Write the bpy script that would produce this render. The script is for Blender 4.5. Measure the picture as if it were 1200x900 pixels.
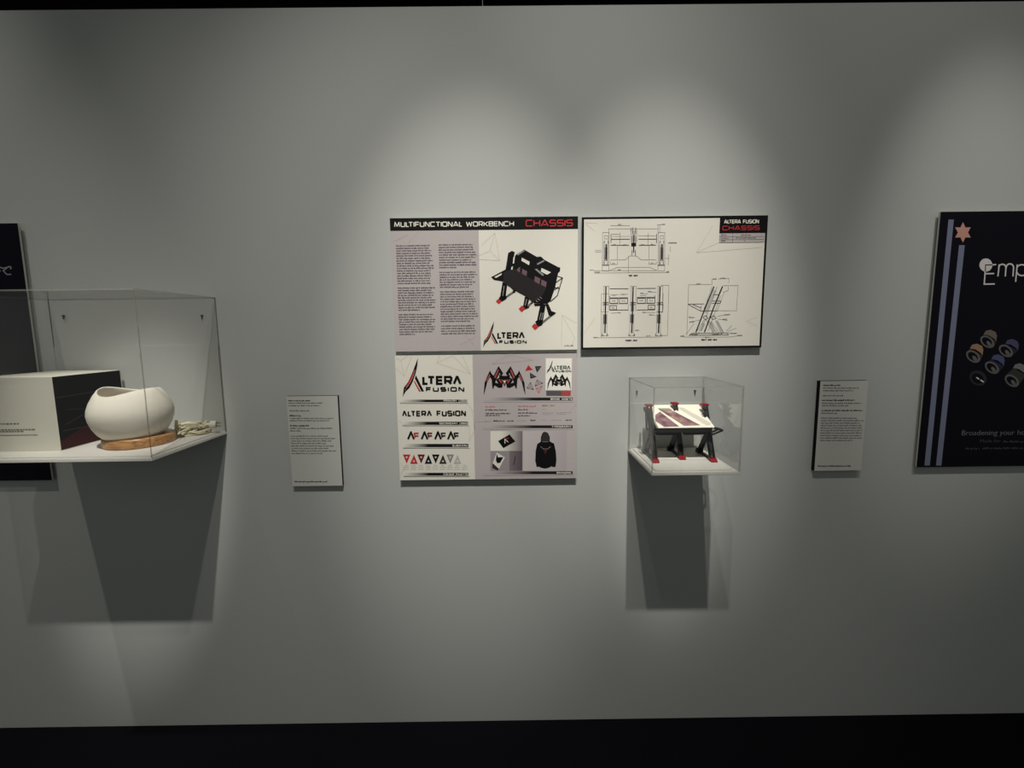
import bpy, bmesh, math, random
from mathutils import Vector, Matrix

# ------------------------------------------------------------------ scene, camera, light
for o in list(bpy.data.objects):
    bpy.data.objects.remove(o)
scene = bpy.context.scene
COL = scene.collection
CAM_Z = 1.41                      # eye height above the floor
CAM_D = 1.50                      # distance to the exhibition wall (wall face is y = 0)
FOC, PITCH, YAW, ROLL = 532.2, 0.1170, -0.0036, -0.0115

_cp, _sp, _cy, _sy = math.cos(PITCH), math.sin(PITCH), math.cos(YAW), math.sin(YAW)
_fw = Vector((-_sy * _cp, _cy * _cp, -_sp))
_r0 = Vector((_cy, _sy, 0)); _u0 = _r0.cross(_fw)
_rt = _r0 * math.cos(ROLL) + _u0 * math.sin(ROLL)
_up = -_r0 * math.sin(ROLL) + _u0 * math.cos(ROLL)
EYE = Vector((0, -CAM_D, CAM_Z))
cam = bpy.data.cameras.new('camera'); cam.sensor_width = 36; cam.lens = FOC / 1200 * 36
cam.clip_start = 0.02
cam_o = bpy.data.objects.new('camera', cam); COL.objects.link(cam_o)
M = Matrix((_rt, _up, -_fw)).transposed().to_4x4(); M.translation = EYE
cam_o.matrix_world = M
scene.camera = cam_o

scene.view_settings.view_transform = 'Standard'
scene.view_settings.look = 'None'
scene.view_settings.gamma = 1
scene.view_settings.use_curve_mapping = False
scene.view_settings.exposure = 0.0
scene.cycles.transparent_max_bounces = 32
scene.cycles.max_bounces = 10

world = bpy.data.worlds.new('dim_gallery'); scene.world = world; world.use_nodes = True
world.node_tree.nodes['Background'].inputs[0].default_value = (0.95, 1.0, 0.95, 1)
world.node_tree.nodes['Background'].inputs[1].default_value = 0.17


def spot(name, loc, aim, watts, deg, blend, rad=0.03, col=(1.0, 0.98, 0.92)):
    l = bpy.data.lights.new(name, 'SPOT'); l.energy = watts; l.spot_size = math.radians(deg)
    l.spot_blend = blend; l.shadow_soft_size = rad; l.color = col
    o = bpy.data.objects.new(name, l); COL.objects.link(o); o.location = loc
    o.rotation_euler = (Vector(aim) - Vector(loc)).to_track_quat('-Z', 'Y').to_euler()
    return o


# track spotlights and added fill beams hanging high under the black ceiling, in front of the wall
for loc, aim, watts, deg, blend in (
        ((-0.06, -1.80, 4.38), (-0.11, 0, 1.32), 325, 19.0, 0.95),     # on the cream boards
        ((0.38, -1.80, 4.38), (0.52, 0, 1.41), 315, 17.4, 1.0),        # on the drawing board
        ((0.38, -1.80, 4.38), (0.52, -0.12, 1.09), 270, 7.0, 1.0),     # extra beam added to brighten the small case
        ((-0.42, -1.92, 4.42), (-1.17, -0.19, 1.21), 480, 10.0, 1.0),  # on the large case
        ((-1.87, -1.22, 4.42), (-1.90, 0, 0.98), 118, 35, 1.0),        # on the left dark poster
        ((1.50, -1.75, 4.40), (1.52, 0, 1.56), 180, 17.2, 1.0),        # on the right dark poster
        ((-0.06, -1.80, 4.38), (0.0, 0, 1.12), 135, 46, 1.0),  # wide fill added at the cream boards' lamp, as its spill
        ((0.38, -1.80, 4.38), (0.95, 0, 2.05), 60, 46, 0.91),  # wide fill added at the drawing board's lamp, as its spill
        ((-0.42, -1.92, 4.42), (-0.80, 0, 0.65), 118, 40, 1.0)):  # wide fill added at the large case's lamp
    spot('track_or_fill_spot', loc, aim, watts, deg, blend)

# ------------------------------------------------------------------ helpers
random.seed(7)


def lin(c):
    c = c / 255.0
    return c / 12.92 if c <= 0.04045 else ((c + 0.055) / 1.055) ** 2.4


def rgb(t):
    return (lin(t[0]), lin(t[1]), lin(t[2]), 1)


MATS = {}


def mat(name, colour, rough=0.6, spec=0.3, vary=0.06, scale=60, bump=0.0):
    """plain procedural paint / print: colour with a slight noise variation"""
    if name in MATS:
        return MATS[name]
    m = bpy.data.materials.new(name); m.use_nodes = True
    nt = m.node_tree; b = nt.nodes['Principled BSDF']
    b.inputs['Roughness'].default_value = rough
    b.inputs['Specular IOR Level'].default_value = spec
    tc = nt.nodes.new('ShaderNodeTexCoord'); nz = nt.nodes.new('ShaderNodeTexNoise')
    nz.inputs['Scale'].default_value = scale; nz.inputs['Detail'].default_value = 3
    nt.links.new(tc.outputs['Object'], nz.inputs['Vector'])
    mx = nt.nodes.new('ShaderNodeMix'); mx.data_type = 'RGBA'
    c = rgb(colour)
    mx.inputs[6].default_value = tuple(v * (1 - vary) for v in c[:3]) + (1,)
    mx.inputs[7].default_value = tuple(min(1, v * (1 + vary)) for v in c[:3]) + (1,)
    nt.links.new(nz.outputs['Fac'], mx.inputs[0]); nt.links.new(mx.outputs[2], b.inputs['Base Color'])
    if bump:
        bp = nt.nodes.new('ShaderNodeBump'); bp.inputs['Strength'].default_value = bump
        bp.inputs['Distance'].default_value = 0.001
        nt.links.new(nz.outputs['Fac'], bp.inputs['Height']); nt.links.new(bp.outputs['Normal'], b.inputs['Normal'])
    MATS[name] = m
    return m


def grad_mat(name, c0, c1, stops=(0.0, 1.0), axis='X'):
    """printed gradient along the piece's own length"""
    if name in MATS:
        return MATS[name]
    m = bpy.data.materials.new(name); m.use_nodes = True
    nt = m.node_tree; b = nt.nodes['Principled BSDF']; b.inputs['Roughness'].default_value = 0.6
    b.inputs['Specular IOR Level'].default_value = 0.3
    tc = nt.nodes.new('ShaderNodeTexCoord'); sx = nt.nodes.new('ShaderNodeSeparateXYZ')
    rp = nt.nodes.new('ShaderNodeValToRGB')
    rp.color_ramp.elements[0].position = stops[0]; rp.color_ramp.elements[0].color = rgb(c0)
    rp.color_ramp.elements[1].position = stops[1]; rp.color_ramp.elements[1].color = rgb(c1)
    nt.links.new(tc.outputs['Generated'], sx.inputs[0]); nt.links.new(sx.outputs[axis], rp.inputs[0])
    nt.links.new(rp.outputs[0], b.inputs['Base Color'])
    MATS[name] = m
    return m


def acrylic_mat():
    m = bpy.data.materials.new('clear_acrylic'); m.use_nodes = True
    nt = m.node_tree; nt.nodes.remove(nt.nodes['Principled BSDF']); out = nt.nodes['Material Output']
    tr = nt.nodes.new('ShaderNodeBsdfTransparent'); tr.inputs[0].default_value = (0.985, 0.987, 0.983, 1)
    gl = nt.nodes.new('ShaderNodeBsdfGlossy'); gl.inputs['Roughness'].default_value = 0.0
    # both faces of a sheet together reflect about 8 %; the mirror sits on the face first met
    fr = nt.nodes.new('ShaderNodeFresnel'); fr.inputs['IOR'].default_value = 1.6
    geo = nt.nodes.new('ShaderNodeNewGeometry')
    inv = nt.nodes.new('ShaderNodeMath'); inv.operation = 'SUBTRACT'; inv.inputs[0].default_value = 1
    mul = nt.nodes.new('ShaderNodeMath'); mul.operation = 'MULTIPLY'
    nt.links.new(geo.outputs['Backfacing'], inv.inputs[1]); nt.links.new(inv.outputs[0], mul.inputs[0]); nt.links.new(fr.outputs[0], mul.inputs[1])
    mx = nt.nodes.new('ShaderNodeMixShader')
    nt.links.new(mul.outputs[0], mx.inputs[0]); nt.links.new(tr.outputs[0], mx.inputs[1]); nt.links.new(gl.outputs[0], mx.inputs[2])
    nt.links.new(mx.outputs[0], out.inputs[0])
    # sawn edges of the sheet: frosted, half opaque
    e = bpy.data.materials.new('acrylic_edge'); e.use_nodes = True
    nt = e.node_tree; b = nt.nodes['Principled BSDF']; b.inputs['Base Color'].default_value = rgb((150, 148, 136))
    b.inputs['Roughness'].default_value = 0.25; b.inputs['Alpha'].default_value = 0.42
    return m, e


ACR, ACR_EDGE = acrylic_mat()


def link(name, me, m=None, parent=None):
    o = bpy.data.objects.new(name, me); COL.objects.link(o)
    if m is not None and not me.materials:
        me.materials.append(m)
    if parent is not None:
        o.parent = parent
    return o


def thing(name, label, cat, loc=(0, 0, 0)):
    o = bpy.data.objects.new(name, None); COL.objects.link(o); o.location = loc
    o.empty_display_size = 0.05
    o['label'] = label; o['category'] = cat
    return o


def bm_obj(name, bm, m, parent=None, smooth=False):
    bmesh.ops.recalc_face_normals(bm, faces=bm.faces)
    me = bpy.data.meshes.new(name); bm.to_mesh(me); bm.free()
    if smooth:
        for p in me.polygons:
            p.use_smooth = True
    return link(name, me, m, parent)


def add_box(bm, x0, x1, y0, y1, z0, z1, bevel=0.0):
    vs = [bm.verts.new((x, y, z)) for x in (x0, x1) for y in (y0, y1) for z in (z0, z1)]
    fs = [bm.faces.new([vs[i] for i in q]) for q in
          ((0, 1, 3, 2), (4, 6, 7, 5), (0, 4, 5, 1), (2, 3, 7, 6), (0, 2, 6, 4), (1, 5, 7, 3))]
    if bevel:
        es = list({e for f in fs for e in f.edges})
        bmesh.ops.bevel(bm, geom=es, offset=bevel, segments=2, affect='EDGES', profile=0.5)


def box(name, b, m, parent=None, bevel=0.0):
    bm = bmesh.new(); add_box(bm, *b, bevel=bevel)
    return bm_obj(name, bm, m, parent)


def add_bar(bm, a, b, w, d, side=(1, 0, 0)):
    """rectangular bar from a to b; w along 'side', d across"""
    a, b = Vector(a), Vector(b); t = (b - a).normalized(); s = Vector(side)
    s = (s - t * s.dot(t)).normalized(); n = t.cross(s)
    vs = []
    for p in (a, b):
        for i, j in ((-1, -1), (1, -1), (1, 1), (-1, 1)):
            vs.append(bm.verts.new(p + s * (w / 2 * i) + n * (d / 2 * j)))
    for q in ((3, 2, 1, 0), (4, 5, 6, 7), (0, 1, 5, 4), (1, 2, 6, 5), (2, 3, 7, 6), (3, 0, 4, 7)):
        bm.faces.new([vs[i] for i in q])


def add_tube(bm, pts, r, n=8):
    rings = []
    pts = [Vector(p) for p in pts]
    for i, p in enumerate(pts):
        t = (pts[min(i + 1, len(pts) - 1)] - pts[max(i - 1, 0)]).normalized()
        s = t.cross(Vector((0.13, 0.21, 0.97))).normalized(); u = t.cross(s)
        rings.append([bm.verts.new(p + (s * math.cos(k * 2 * math.pi / n) + u * math.sin(k * 2 * math.pi / n)) * r) for k in range(n)])
    for a, b in zip(rings, rings[1:]):
        for k in range(n):
            bm.faces.new((a[k], a[(k + 1) % n], b[(k + 1) % n], b[k]))
    bm.faces.new(rings[0][::-1]); bm.faces.new(rings[-1])


def ray(px, py):
    return _fw * FOC + _rt * (px - 600) + _up * (450 - py)


def on_wall(px, py, y=0.0):
    """point of the vertical plane y seen at a photo pixel (used to measure the flat prints)"""
    v = ray(px, py); t = (y + CAM_D) / v.y
    return EYE + v * t


def crop(x0, y0, s):
    return lambda pts: [(x0 + x / s, y0 + y / s) for x, y in pts]


PXM = 1 / 354.8        # metres on the wall per photo pixel

# ---- stroke lettering (wide squared capitals), unit height, strokes as polylines
K = 0.16
GL = {
    'A': (1.15, [[(0, 0), (.52, 1), (.63, 1), (1.15, 0)], [(.3, .22), (.85, .22)]]),
    'V': (1.0, [[(0, 0), (.45, 1), (.55, 1), (1.0, 0)]]),      # open A without bar
    'B': (1.0, [[(0, 0), (0, 1), (.85, 1), (1, 1 - K), (1, .65), (.88, .52), (1, .4), (1, K), (.85, 0), (0, 0)], [(0, .52), (.88, .52)]]),
    'C': (1.05, [[(1.05, 1), (K, 1), (0, 1 - K), (0, K), (K, 0), (1.05, 0)]]),
    'D': (1.05, [[(0, 0), (0, 1), (1.05 - K, 1), (1.05, 1 - K), (1.05, K), (1.05 - K, 0), (0, 0)]]),
    'E': (.85, [[(.85, 1), (0, 1), (0, 0), (.85, 0)], [(0, .5), (.8, .5)]]),
    'F': (.9, [[(.9, 1), (0, 1), (0, 0)], [(0, .48), (.8, .48)]]),
    'G': (1.05, [[(1.05, 1), (K, 1), (0, 1 - K), (0, K), (K, 0), (1.05 - K, 0), (1.05, K), (1.05, .48), (.6, .48)]]),
    'H': (1.0, [[(0, 0), (0, 1)], [(1, 0), (1, 1)], [(0, .5), (1, .5)]]),
    'I': (.0, [[(0, 0), (0, 1)]]),
    'K': (.95, [[(0, 0), (0, 1)], [(.95, 1), (.3, .5), (.95, 0)], [(0, .5), (.3, .5)]]),
    'L': (.62, [[(0, 1), (0, 0), (.62, 0)]]),
    'M': (1.3, [[(0, 0), (.15, 1), (.65, .1), (1.15, 1), (1.3, 0)]]),
    'N': (1.0, [[(0, 0), (0, 1), (.1, 1), (.9, 0), (1, 0), (1, 1)]]),
    'O': (1.1, [[(K, 0), (0, K), (0, 1 - K), (K, 1), (1.1 - K, 1), (1.1, 1 - K), (1.1, K), (1.1 - K, 0), (K, 0)]]),
    'P': (.95, [[(0, 0), (0, 1), (.8, 1), (.95, 1 - K), (.95, .5), (.8, .38), (0, .38)]]),
    'R': (.95, [[(0, 0), (0, 1), (.8, 1), (.95, 1 - K), (.95, .55), (.8, .42), (0, .42)], [(.5, .42), (.95, 0)]]),
    'S': (1.0, [[(1, 1), (K, 1), (0, 1 - K), (0, .62), (.12, .5), (.88, .5), (1, .4), (1, K), (1 - K, 0), (0, 0)]]),
    'T': (.95, [[(0, 1), (.95, 1)], [(.475, 0), (.475, 1)]]),
    'U': (1.0, [[(0, 1), (0, K), (K, 0), (1 - K, 0), (1, K), (1, 1)]]),
    'W': (1.4, [[(0, 1), (.3, 0), (.7, .85), (1.1, 0), (1.4, 1)]]),
    'X': (.95, [[(0, 0), (.95, 1)], [(0, 1), (.95, 0)]]),
    'Y': (.95, [[(0, 1), (.475, .5), (.95, 1)], [(.475, .5), (.475, 0)]]),
    'Z': (.95, [[(0, 1), (.95, 1), (0, 0), (.95, 0)]]),
}


def ribbon(pts, w):
    """quads of width w along a polyline (2-D)"""
    out = []; n = len(pts)
    for i in range(n - 1):
        a, b = Vector(pts[i]), Vector(pts[i + 1])
        d = b - a
        if d.length < 1e-9:
            continue
        d.normalize(); s = Vector((-d.y, d.x)) * (w / 2)
        e0 = d * (w * 0.42) if i > 0 else d * 0
        e1 = d * (w * 0.42) if i < n - 2 else d * 0
        a2, b2 = a - e0, b + e1
        out.append([tuple(a2 + s), tuple(b2 + s), tuple(b2 - s), tuple(a2 - s)])
    return out


class Art:
    """flat print on a board: polygons laid on the board's face, a hair in front of it"""
    def __init__(self, root, yface):
        self.root, self.y, self.org = root, yface, root.location.copy()

    def loc(self, p):
        q = on_wall(p[0], p[1], self.y)
        return (q.x - self.org.x, q.z - self.org.z)

    def mesh(self, name, polys, m, layer, parent=None):
        """polys in local metres"""
        vs, fs = [], []
        y0 = self.y - self.org.y - 0.00025 * layer
        for n_, pl in enumerate(polys):
            k = len(vs); y = y0 - (n_ % 7) * 0.000015        # overlapping strokes lie on one another
            ar = sum(pl[i][0] * pl[(i + 1) % len(pl)][1] - pl[(i + 1) % len(pl)][0] * pl[i][1] for i in range(len(pl)))
            if ar < 0:
                pl = pl[::-1]
            vs += [(x, y, z) for x, z in pl]; fs.append(list(range(k, k + len(pl))))
        me = bpy.data.meshes.new(name); me.from_pydata(vs, [], fs); me.update()
        o = link(name, me, m, parent or self.root)
        if len(polys) > 1:                     # strokes and letters too fine to pick apart
            o['kind'] = 'stuff'
        return o

    def poly(self, name, polys, m, layer=1, parent=None):
        """every printed shape is a piece of its own"""
        first = None
        for pl in polys:
            o = self.mesh(name, [[self.loc(p) for p in pl]], m, layer, parent)
            first = first or o
        return first

    def rib(self, lines, w):
        out = []
        for pl in lines:
            out += ribbon([self.loc(p) for p in pl], w * PXM)
        return out

    def strokes(self, name, lines, w, m, layer=1, parent=None):
        return self.mesh(name, self.rib(lines, w), m, layer, parent)

    def text_polys(self, s, p0, p1, h, w, gap=0.42, space=0.8):
        a, b = Vector(self.loc(p0)), Vector(self.loc(p1)); H = h * PXM; W = w * PXM
        tot = sum((space if c == ' ' else GL[c][0]) for c in s) + gap * (len(s) - 1) - 0.30 * (s.count('LT') + s.count('LV'))
        L = (b - a).length - W; d = (b - a).normalized(); n = Vector((-d.y, d.x)); sx = L / tot
        x = 0; out = []
        o = a + d * (W / 2) + n * (W / 2)
        for i_, c in enumerate(s):
            if c == ' ':
                x += space + gap; continue
            for pl in GL[c][1]:
                out += ribbon([tuple(o + d * ((x + u) * sx) + n * (v * (H - W))) for u, v in pl], W)
            x += GL[c][0] + gap
            if s[i_:i_ + 2] in ('LT', 'LV'):
                x -= 0.30
        return out

    def text(self, name, s, p0, p1, h, w, m, layer=2, parent=None, **k):
        return self.mesh(name, self.text_polys(s, p0, p1, h, w, **k), m, layer, parent)

    def greek(self, lines, h, dens=0.62):
        """rows of unreadable small print: lines of (x0, x1, y) in photo pixels"""
        out = []
        for x0, x1, y in lines:
            a, b = Vector(self.loc((x0, y))), Vector(self.loc((x1, y)))
            L = (b - a).length; d = (b - a).normalized(); n = Vector((-d.y, d.x))
            x = 0; H = h * PXM; cw = 0.62 * H
            while x < L - cw:
                for k in range(random.choice((2, 3, 4, 5, 6, 7, 8))):
                    if x > L - cw:
                        break
                    hh = H * random.choice((.72, .72, .8, 1.0)); q = a + d * x - n * (H * random.choice((0, 0, 0, .2)))
                    out.append([tuple(q), tuple(q + d * cw * dens), tuple(q + d * cw * dens + n * hh), tuple(q + n * hh)])
                    x += cw
                x += cw * 0.8
        return out


def ellipse(cx, cy, a, b, rot=0.0, n=28):
    c, s = math.cos(rot), math.sin(rot)
    return [(cx + a * math.cos(t) * c - b * math.sin(t) * s, cy + a * math.cos(t) * s + b * math.sin(t) * c)
            for t in (2 * math.pi * k / n for k in range(n))]


# ------------------------------------------------------------------ the room
def wall_mat():
    m = mat('grey_wall_paint', (188, 189, 185), 0.85, 0.15, 0.05, 220, 0.25)
    return m


BLACK_VOID = mat('black_void_paint', (14, 13, 16), 0.95, 0.05)
bm = bmesh.new(); add_box(bm, -4.2, 4.2, 0.0, 0.12, 0.0, CAM_Z + 0.977)
w = bm_obj('wall_back', bm, wall_mat()); w['kind'] = 'structure'; w['label'] = 'pale grey painted exhibition wall panel'
bm = bmesh.new(); add_box(bm, -4.2, 4.2, -4.5, 2.2, -0.1, 0.0)
o = bm_obj('floor', bm, mat('black_carpet', (20, 19, 24), 0.97, 0.05, 0.3, 400, 0.5)); o['kind'] = 'structure'
o['label'] = 'black carpeted gallery floor'
bm = bmesh.new(); add_box(bm, -4.2, 4.2, 2.2, 2.3, -0.1, 4.75)  # added backdrop, keeps the world light from showing above the panel
o = bm_obj('backdrop_far', bm, BLACK_VOID); o['kind'] = 'structure'; o['label'] = 'black backdrop added to keep the space beyond the panel dark'
bm = bmesh.new(); add_box(bm, -4.2, 4.2, -4.5, 2.3, 4.75, 4.85)
o = bm_obj('ceiling', bm, BLACK_VOID); o['kind'] = 'structure'; o['label'] = 'black ceiling high above'
# thin wire seen above the wall's top edge
p = on_wall(565.5, 3, 0.2)
bm = bmesh.new(); add_tube(bm, [(p.x, 0.2, CAM_Z + 0.9), (p.x, 0.2, 3.4), (p.x, 0.2, 4.75)], 0.0012, 6)
o = bm_obj('hanging_wire', bm, mat('pale_wire', (190, 190, 185)))
o['label'] = 'thin pale wire hanging in the dark above the wall top'; o['category'] = 'wire'

# ------------------------------------------------------------------ poster boards
WHITE_CORE = mat('white_foam_core', (205, 205, 196), 0.7)
CREAM = mat('cream_print', (232, 227, 214), 0.55, 0.3, 0.02)
MAUVE = mat('mauve_print', (190, 180, 179), 0.55, 0.3, 0.03)
INK = mat('black_ink', (18, 16, 17), 0.6, 0.15)
INK_TEXT = mat('small_print_ink', (78, 68, 72), 0.6, 0.2)
DARKGREY = mat('dark_grey_ink', (52, 47, 48), 0.55, 0.3)
RED = mat('red_ink', (196, 52, 54), 0.55, 0.3)
DEEPRED = mat('deep_red_ink', (110, 24, 30), 0.55, 0.3)
SALMON = mat('faint_salmon_ink', (214, 190, 182), 0.6, 0.2)
SALMON_M = mat('faint_rose_ink', (192, 160, 158), 0.6, 0.2)
GREY = mat('grey_ink', (150, 145, 143), 0.6, 0.2)
LGREY = mat('light_grey_ink', (190, 186, 180), 0.6, 0.2)
BDEPTH, BTHICK = 0.015, 0.006      # face distance from the wall, board thickness


def board(name, label, x0, x1, z0, z1, face=None, core=None, sides=False):
    """poster board on a hidden batten; returns (root, Art)"""
    root = thing(name, label, 'poster', ((x0 + x1) / 2, -BDEPTH + BTHICK, CAM_Z + z0))
    hw, h = (x1 - x0) / 2, z1 - z0
    box('board', (-hw, hw, -BTHICK, 0, 0, h), core or WHITE_CORE, root)
    gap = BDEPTH - BTHICK
    box('mounting_batten', (-hw * .8, hw * .8, 0, gap, h * .68, h * .76), WHITE_CORE, root)
    box('mounting_batten', (-hw * .8, hw * .8, 0, gap, h * .2, h * .28), WHITE_CORE, root)
    a = Art(root, -BDEPTH)
    if face:
        a.mesh('printed_sheet', [[(-hw, 0), (hw, 0), (hw, h), (-hw, h)]], face, 1)
    a.hw, a.h = hw, h
    return root, a


R1b = crop(560, 250, 10); R1o = crop(450, 245, 5)
R2a = crop(462, 412, 12); R2b = crop(462, 480, 10.59); R2c = crop(555, 412, 9.6); R2d = crop(555, 490, 9.6)
R3a = crop(680, 250, 10); R3b = crop(680, 325, 10.59); R3c = crop(790, 320, 9.47); R3d = crop(800, 250, 12)


def aff(x0, y0, u0, v0, sx, sy, base):
    """place a drawing made in one crop's frame somewhere else"""
    return lambda pts: base([(u0 + (x - x0) * sx, v0 + (y - y0) * sy) for x, y in pts])


BLADE = [(332, 95), (326, 190), (303, 300), (262, 420), (215, 510), (160, 562), (120, 635), (136, 505), (200, 420), (258, 290)]
BLADE_RED = [(288, 240), (268, 330), (228, 425), (172, 500), (150, 500), (200, 428), (246, 330)]
BLADE_SLIT = [(292, 262), (262, 360), (222, 440), (170, 512), (150, 548)]
LEG = [(305, 330), (420, 560), (384, 560), (290, 378)]
LEG_RED = [(283, 402), (374, 560), (350, 560), (280, 428)]


def altera_logo(a, f, k, fus, lt, wl, wf, layer=3, colour=True):
    """winged A, LTERA and FUSION lettering; k scales widths"""
    g = a.poly('logo_emblem', [f(BLADE)], INK, layer)
    a.poly('logo_leg', [f(LEG)], INK, layer, g)
    a.poly('emblem_accent', [f(BLADE_RED), f(LEG_RED)], RED if colour else DARKGREY, layer + 1, g)
    a.strokes('emblem_slit', [f(BLADE_SLIT)], 0.22 * k, CREAM, layer + 2, g)
    polys = a.text_polys('LTERV', lt[0], lt[1], lt[2], wl, gap=0.42)
    polys += a.text_polys('FUSION', fus[0], fus[1], fus[2], wf, gap=0.58)
    a.mesh('logo_lettering', polys, INK, layer)


# ---- poster 1: multifunctional workbench
P1, a = board('presentation_poster', 'cream and mauve board headed MULTIFUNCTIONAL WORKBENCH CHASSIS with a black workbench picture',
              -0.374, 0.220, -0.0637, 0.3560, CREAM)
hw, h = a.hw, a.h
hb = a.loc((567, 269.6))[1]
a.mesh('header_band', [[(-hw, hb), (hw, hb), (hw, h), (-hw, h)]], INK, 2)
a.text('title_lettering', 'MULTIFUNCTIONAL WORKBENCH', R1o([(60, 106)])[0], R1o([(762, 101)])[0], 5.6, 1.05, CREAM, 3, gap=.36, space=.5)
a.text('chassis_lettering', 'CHASSIS', R1o([(830, 103)])[0], R1o([(1107, 101)])[0], 7.4, 1.15, RED, 3, gap=.3)
xm = a.loc((562, 330))[0]
a.mesh('text_panel', [[(-hw, 0), (xm, 0), (xm, hb), (-hw, hb)]], MAUVE, 2)
rows = []
ml = a.loc(R1o([(70, 210)])[0])[0]; mr = a.loc(R1o([(320, 207)])[0])[0]


def column(a, left, spans, width):
    out = []
    for y0, y1, n in spans:
        for i in range(n):
            y = 245 + (y0 + (y1 - y0) * i / max(1, n - 1)) / 5
            z = a.loc((567, y))[1]
            L = width * (random.uniform(.86, 1.0) if i < n - 1 else random.uniform(.4, .95))
            q = Vector((left, z)); x = 0; H = 1.55 * PXM; cw = 0.60 * H
            while x < L:
                for k in range(random.choice((2, 3, 4, 5, 6, 7, 8, 9))):
                    if x > L:
                        break
                    hh = H * random.choice((.75, .75, .8, 1)); d = -H * random.choice((0, 0, 0, .2))
                    out.append([(left + x, z + d), (left + x + cw * .78, z + d), (left + x + cw * .78, z + hh), (left + x, z + hh)])
                    x += cw
                x += cw * .7
    return out


a.mesh('body_text', column(a, ml, [(214, 434, 16), (461, 590, 10), (617, 732, 9)], 0.119), INK_TEXT, 3)
a.mesh('body_text', column(a, mr, [(211, 344, 10), (372, 459, 7), (486, 659, 13), (686, 731, 4)], 0.119), INK_TEXT, 3)
a.strokes('pattern_lines', [R1o(q) for q in (
    [(650, 140), (620, 245), (678, 302), (650, 140)], [(620, 245), (555, 275)], [(678, 302), (555, 295)], [(650, 140), (570, 215)],
    [(1042, 620), (1040, 800)], [(1042, 620), (1118, 755), (1100, 800)], [(1042, 620), (1130, 670)])], 0.45, SALMON, 2)
a.strokes('pattern_lines', [R1o(q) for q in (
    [(205, 130), (140, 200)], [(60, 190), (140, 150)], [(520, 290), (548, 270)], [(440, 800), (540, 745)], [(480, 740), (545, 820)])], 0.45, SALMON_M, 3)
f = R1b
pic = a.poly('workbench_picture', [f(q) for q in (
    [(440, 490), (540, 425), (548, 428), (690, 510), (740, 507), (780, 545), (945, 632), (966, 634), (962, 680), (940, 700), (905, 870), (850, 1030), (810, 1062), (660, 1055),
     (550, 970), (410, 895), (300, 800), (190, 782), (155, 748), (330, 655), (395, 640)],)], INK, 3)
a.poly('picture_limb', [f(q) for q in (
    [(355, 465), (400, 440), (432, 456), (398, 655), (325, 655)],
    [(290, 800), (345, 830), (325, 985), (260, 985)], [(250, 990), (262, 970), (330, 975), (335, 1005), (285, 1035), (240, 1010)],
    [(550, 975), (605, 1000), (580, 1090), (530, 1090)], [(520, 1085), (605, 1085), (598, 1110), (545, 1130)],
    [(735, 1050), (795, 1070), (760, 1275), (690, 1270)], [(670, 1270), (690, 1255), (765, 1272), (755, 1310), (700, 1335)],
    [(790, 1065), (825, 1060), (862, 1145), (916, 1165), (900, 1185), (860, 1212), (830, 1195)],
    [(405, 900), (440, 905), (440, 930), (425, 932)], [(655, 1060), (735, 1060), (735, 1085), (670, 1090)])], INK, 3, pic)
a.poly('table_top', [f([(300, 690), (420, 645), (800, 875), (760, 960), (640, 1048), (560, 965), (350, 850), (300, 790)])], mat('charcoal_ink', (40, 35, 36), .6, .2), 4, pic)
a.poly('window_gap', [f(q) for q in ([(515, 520), (608, 568), (600, 608), (510, 556)], [(745, 640), (857, 692), (810, 720), (738, 682)],
                                     [(190, 748), (280, 702), (278, 722), (215, 757)], [(415, 515), (432, 520), (424, 585), (410, 590)], [(392, 630), (412, 622), (405, 660), (390, 660)])], CREAM, 5, pic)
a.poly('shelf_highlight', [f(q) for q in ([(455, 475), (540, 430), (552, 440), (470, 494)], [(690, 590), (770, 548), (784, 560), (700, 606)],
                                          [(665, 655), (690, 650), (775, 720), (760, 735)])], GREY, 5, pic)
a.poly('back_panel', [f(q) for q in ([(458, 655), (496, 625), (494, 695), (458, 672)], [(520, 650), (578, 680), (570, 737), (515, 705)],
                                     [(667, 735), (732, 765), (722, 832), (660, 797)], [(747, 775), (806, 805), (797, 867), (738, 837)])], mat('plum_ink', (112, 86, 92)), 5, pic)
a.poly('red_foot', [f(q) for q in ([(210, 1030), (240, 1003), (282, 1030), (246, 1063)], [(478, 1120), (515, 1080), (555, 1115), (516, 1157)],
                                   [(630, 1325), (665, 1288), (712, 1330), (670, 1367)])], RED, 5, pic)
a.strokes('side_rack', [f(q) for q in ([(915, 812), (992, 757), (930, 965), (850, 1035)], [(930, 735), (990, 757)], [(890, 870), (955, 880)], [(900, 900), (945, 860)])], 1.0, INK, 3, pic)
a.strokes('strut', [f(q) for q in ([(325, 985), (420, 922)], [(575, 1098), (640, 1045)], [(745, 1290), (870, 1190)])], 2.2, INK, 3, pic)
a.strokes('strut_line', [f(q) for q in ([(340, 975), (410, 930)], [(585, 1090), (630, 1057)], [(760, 1278), (850, 1206)], [(308, 850), (292, 970)], [(742, 1165), (720, 1250)],  # pale printed lines and slits on struts and legs
                                             [(765, 1165), (745, 1250)], [(572, 1005), (555, 1080)], [(700, 1000), (725, 1020)], [(725, 980), (750, 1000)], [(680, 1020), (700, 1040)])], 0.5, LGREY, 5, pic)
fl = aff(332, 95, 187, 1265, .585, .561, f)
altera_logo(a, fl, .6, (f([(250, 1528)])[0], f([(573, 1526)])[0], 3.9), (f([(228, 1471)])[0], f([(550, 1469)])[0], 7.6), 1.9, 1.15)
a.mesh('corner_print', a.greek([(560 + 1015 / 10, 560 + 1130 / 10, 330 + 757 / 10)], 1.6), INK, 3)

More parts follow.
